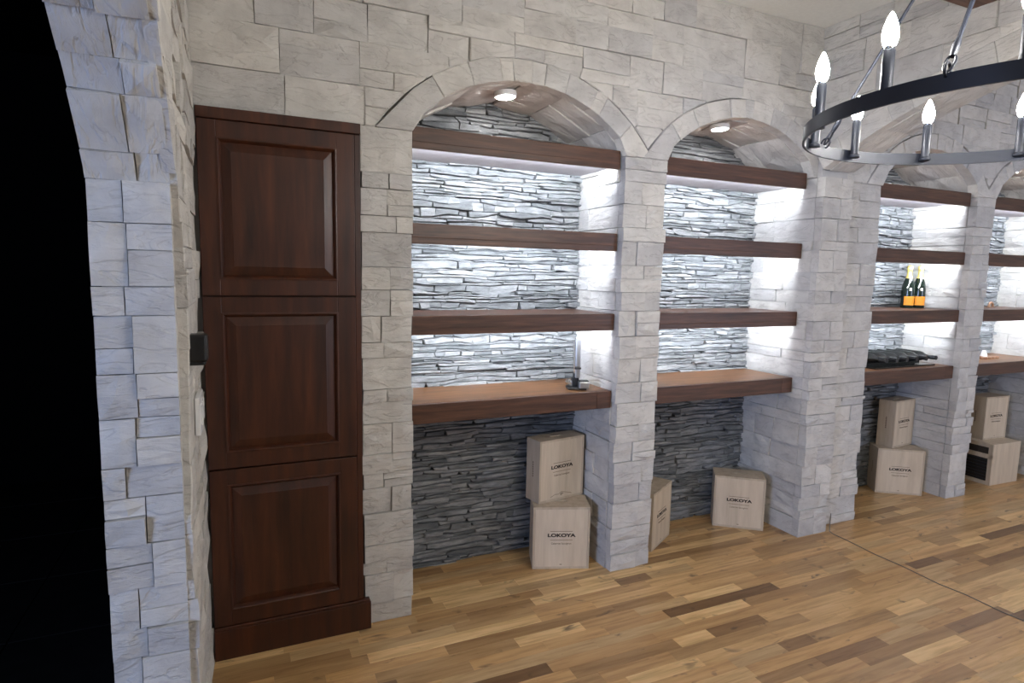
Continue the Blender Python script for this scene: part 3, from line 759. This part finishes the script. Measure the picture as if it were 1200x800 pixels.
# ------------------------------------------------------------------ lever corkscrew
t = empty('lever_corkscrew', (2.345, .135, 1.0), math.radians(-18)); tag(t, 'chrome lever corkscrew with upright handle on the wooden counter', 'corkscrew')
MB().box(-.055, .045, -.035, .055, 0, .012, bev=.004).build('base', BLACK, t)
MB().box(-.020, .010, .004, .034, .010, .085, bev=.005).box(-.028, -.018, .0, .036, .010, .060, bev=.003).build('frame', BLACK, t)
MB().tube([(-.006, .018, .08), (-.010, .020, .17), (-.012, .021, .255)], .0135, 12).build('barrel', CHROME, t, smooth=True)
MB().box(-.017, .013, -.014, .006, .118, .282, bev=.006).build('lever_handle', SILVER, t)
MB().box(-.014, .012, -.010, .010, .060, .118, bev=.004).build('lever_arm', SILVER, t)
MB().box(-.018, .016, -.013, .008, .108, .118, bev=.002).build('collar', BLACK, t)
MB().box(.0, .055, -.050, -.004, .010, .046, bev=.005).build('clamp_jaw', SILVER, t)
MB().box(.002, .052, -.046, -.008, .045, .052, bev=.002).build('clamp_pad', BLACK, t)
MB().lathe([(.006, -.012), (.017, -.009), (.019, 0), (.017, .009), (.006, .012)], 16).build('knob', CHROME, t, Matrix.Translation((-.045, .012, .034)) @ Matrix.Rotation(PI/2, 4, 'X') , smooth=True)

# ------------------------------------------------------------------ bottles
def champagne(x, y, label, yaw):
    t = empty('champagne_bottle', (x, y, 1.4105), yaw); tag(t, label, 'bottle', 'champagne bottles on the shelf')
    MB().lathe([(.030, 0), (.042, .003), (.0435, .012), (.0435, .14), (.041, .165), (.033, .195), (.023, .222), (.0165, .245), (.0150, .275)], 28).build('glass', GGLASS, t, smooth=True)
    MB().lathe([(.0238, .222), (.0175, .243), (.0162, .262), (.0160, .280), (.0190, .284), (.0195, .300), (.0170, .312), (.006, .316)], 24).build('foil', GOLD, t, smooth=True)
    V = []; F = []; k = 12
    for i in range(k+1):
        a = -PI/2 + (i/k-.5)*1.75
        for z in (.022, .088): V.append((.0442*math.cos(a), .0442*math.sin(a), z))
    for i in range(k): F.append([2*i, 2*i+2, 2*i+3, 2*i+1])
    link('label', V, F, ORANGE, t, smooth=True)
    V = []; F = []
    for i in range(5):
        a = -PI/2+(i/4-.5)*.34
        for z, r in ((.130, .0441), (.150, .0433)): V.append((r*math.cos(a), r*math.sin(a), z))
    for i in range(4): F.append([2*i, 2*i+2, 2*i+3, 2*i+1])
    link('crest', V, F, IVORY, t, smooth=True)
    MB().tube([(-.004, -.0230, .222), (-.008, -.0345, .195), (-.014, -.0405, .168), (-.022, -.0400, .150)], [.003, .003, .003, .004], 6).build('neck_streak', IVORY, t)  # pale streak from the neck down onto the shoulder
champagne(5.262, .285, 'champagne bottle with gold foil and orange label, nearer the slate corner of its shelf', math.radians(-36))
champagne(5.362, .268, 'champagne bottle with gold foil and orange label, nearer the white stone pier', math.radians(-36))
tr = empty('bottle_rack', (5.015, .20, 1.0)); tag(tr, 'low dark rack under lying wine bottles on the counter', 'rack')
MB().box(-.33, .33, -.11, .17, 0, .012, bev=.003).build('base', WGLASS, tr)
for s in (-1, 1): MB().box(-.33, .33, s*.06+.07-.006, s*.06+.07+.006, .011, .026, bev=.002).build('rail', WGLASS, tr)
for i in range(6):
    x = 4.755+i*.108
    t = empty('wine_bottle', (x, .352, 1.0635)); tag(t, '%s dark wine bottle lying in the rack, counted from the wide-arch pier' % ['first', 'second', 'third', 'fourth', 'fifth', 'sixth'][i], 'bottle', 'wine bottles lying in the rack')
    t.rotation_euler = (0, 0, math.radians(-92))
    Rm = Matrix.Rotation(PI/2, 4, 'Y')
    MB().lathe([(.030, 0), (.0365, .004), (.0365, .175), (.033, .195), (.018, .222), (.0145, .240), (.0142, .262)], 20).build('glass', WGLASS, t, Rm, smooth=True)
    MB().lathe([(.0150, .245), (.0150, .292), (.0158, .293), (.0158, .300)], 16).build('capsule', BLACK, t, Rm, smooth=True)
# ------------------------------------------------------------------ small things in the last niche
t = empty('serving_board', (6.235, .21, 1.0)); tag(t, 'small brown scalloped wooden board on the counter of the crate niche', 'board')
m = MB()
for i in range(4): m.lathe([(.030, 0), (.034, .004), (.034, .016), (.028, .020)], 14, c=(-.075+i*.05, 0, 0))
m.box(-.09, .09, -.018, .018, .001, .015, bev=.002); m.build('board', TRAYW, t)
t = empty('small_cup', (6.175, .215, 1.0202)); tag(t, 'small white conical cup standing on the scalloped board', 'cup')
MB().lathe([(.024, 0), (.026, .003), (.012, .045), (.009, .047), (.0095, .044), (.021, .006)], 16, cap=False).build('wall', WHITEP, t, smooth=True)
MB().lathe([(.021, .0045), (.0212, .006)], 16).build('bottom', WHITEP, t)
t = empty('small_ornament', (6.325, .28, 1.4102)); tag(t, 'small dark brown horseshoe ornament on the lowest shelf of the crate niche', 'ornament')
MB().box(-.04, .04, -.015, .015, 0, .006, bev=.002).build('base', TRAYW, t)
MB().tube([(.028*math.cos(a), 0, .006+.034*math.sin(a)) for a in [PI*i/10 for i in range(11)]], .009, 8).build('arch', TRAYW, t, smooth=True)

# ------------------------------------------------------------------ cable on the floor
P = [(4.105, -.098, .13), (4.104, -.098, .05), (4.103, -.100, .012), (4.104, -.125, .0045), (4.106, -.217, .0028), (4.088, -.414, .0028), (4.093, -.578, .0028), (4.078, -.784, .0028), (4.094, -.909, .0028), (4.083, -1.079, .0028), (4.11, -1.25, .0028), (4.10, -1.7, .0028), (4.12, -2.4, .0028)]
o = MB().tube(P, .0026, 8).build('floor_cable', GREYP, None, smooth=True); tag(o, 'thin grey cable running from the stone pier across the wooden floor', 'cable')

# ------------------------------------------------------------------ chandelier
CX, CY, CZ, CR = 2.340, -1.806, 1.957, .45
t = empty('ring_chandelier', (CX, CY, CZ)); tag(t, 'black steel ring chandelier with twelve lit candle bulbs', 'chandelier')
V = []; F = []; seg = 96; prof = [(CR, 0), (CR, .033), (CR-.006, .033), (CR-.006, 0)]
for k in range(seg):
    a = 2*PI*k/seg
    for r, z in prof: V.append((r*math.cos(a), r*math.sin(a), z))
for k in range(seg):
    for j in range(4): F.append([k*4+j, ((k+1) % seg)*4+j, ((k+1) % seg)*4+(j+1) % 4, k*4+(j+1) % 4])
o = link('ring', V, F, IRON, t); 
for p in o.data.polygons: p.use_smooth = True
o.data.set_sharp_from_angle(angle=math.radians(40))
sleeve = MB().lathe([(.0140, .0), (.0148, .002), (.0148, .007), (.0115, .010), (.0115, .100), (.0100, .102), (.0100, .104)], 16)
bulb = MB().lathe([(.0085, .103), (.0095, .108), (.0132, .116), (.0152, .127), (.0148, .138), (.0112, .153), (.0062, .166), (.0026, .173), (.0006, .175)], 16)
tip = MB().lathe([(.0090, .1032), (.0097, .1085)], 16, cap=False)
first = None
for i in range(12):
    a = math.radians(26.5+30*i); r = CR-.018
    Mx = Matrix.Translation((r*math.cos(a), r*math.sin(a), .010))
    if first is None:
        s = sleeve.build('candle', IRON, t, Mx, smooth=True); b = bulb.build('bulb', BULB, s, smooth=True); c = tip.build('bulb_socket', CHROME, s, smooth=True)
        k_ = MB().box(.008, .0125, -.006, .006, .001, .012).build('bracket', IRON, s, Matrix.Rotation(a, 4, 'Z')); first = (s, b, c, k_)
    else:
        s = first[0].copy(); COL.objects.link(s); s.parent = t; s.matrix_basis = Mx
        for q in first[1:]:
            z = q.copy(); COL.objects.link(z); z.parent = s
            if q is first[3]: z.matrix_basis = Matrix.Rotation(a, 4, 'Z')
HZ = .735
for i in range(4):
    a = math.radians(102+90*i); p0 = Vector(((CR-.003)*math.cos(a), (CR-.003)*math.sin(a), .036)); p1 = Vector((.02*math.cos(a), .02*math.sin(a), HZ))
    dv = (p1-p0).normalized()
    rod = MB().tube([p0+dv*.045, p1], .0042, 8).build('rod', IRON, t, smooth=True)
    MB().tube([p0+dv*.036, p0+dv*.050, p0+dv*.066, p0+dv*.078], [.0050, .0068, .0068, .0048], 10).build('collar', IRON, rod, smooth=True)
    side = dv.cross(Vector((0, 0, 1))).normalized()
    ups = side.cross(dv).normalized()
    c0 = p0+dv*.020
    MB().tube([c0+dv*.020*math.cos(q)+side*.0085*math.sin(q) for q in [2*PI*j/14 for j in range(15)]], .0028, 6, cap=False).build('chain_link', IRON, rod, smooth=True)
    c1 = p0+dv*.004
    MB().tube([c1+ups*.012*math.cos(q)+dv*.014*math.sin(q) for q in [2*PI*j/12 for j in range(13)]], .0028, 6, cap=False).build('eye_ring', IRON, rod, smooth=True)
MB().lathe([(.006, HZ-.03), (.022, HZ-.024), (.026, HZ), (.022, HZ+.016), (.009, HZ+.026)], 18).build('hub', IRON, t, smooth=True)
MB().tube([(0, 0, HZ+.02), (0, 0, ZC-CZ-.02)], .007, 10).build('stem', IRON, t, smooth=True)
MB().lathe([(.012, ZC-CZ-.045), (.060, ZC-CZ-.028), (.064, ZC-CZ-.001)], 24).build('canopy', IRON, t, smooth=True)
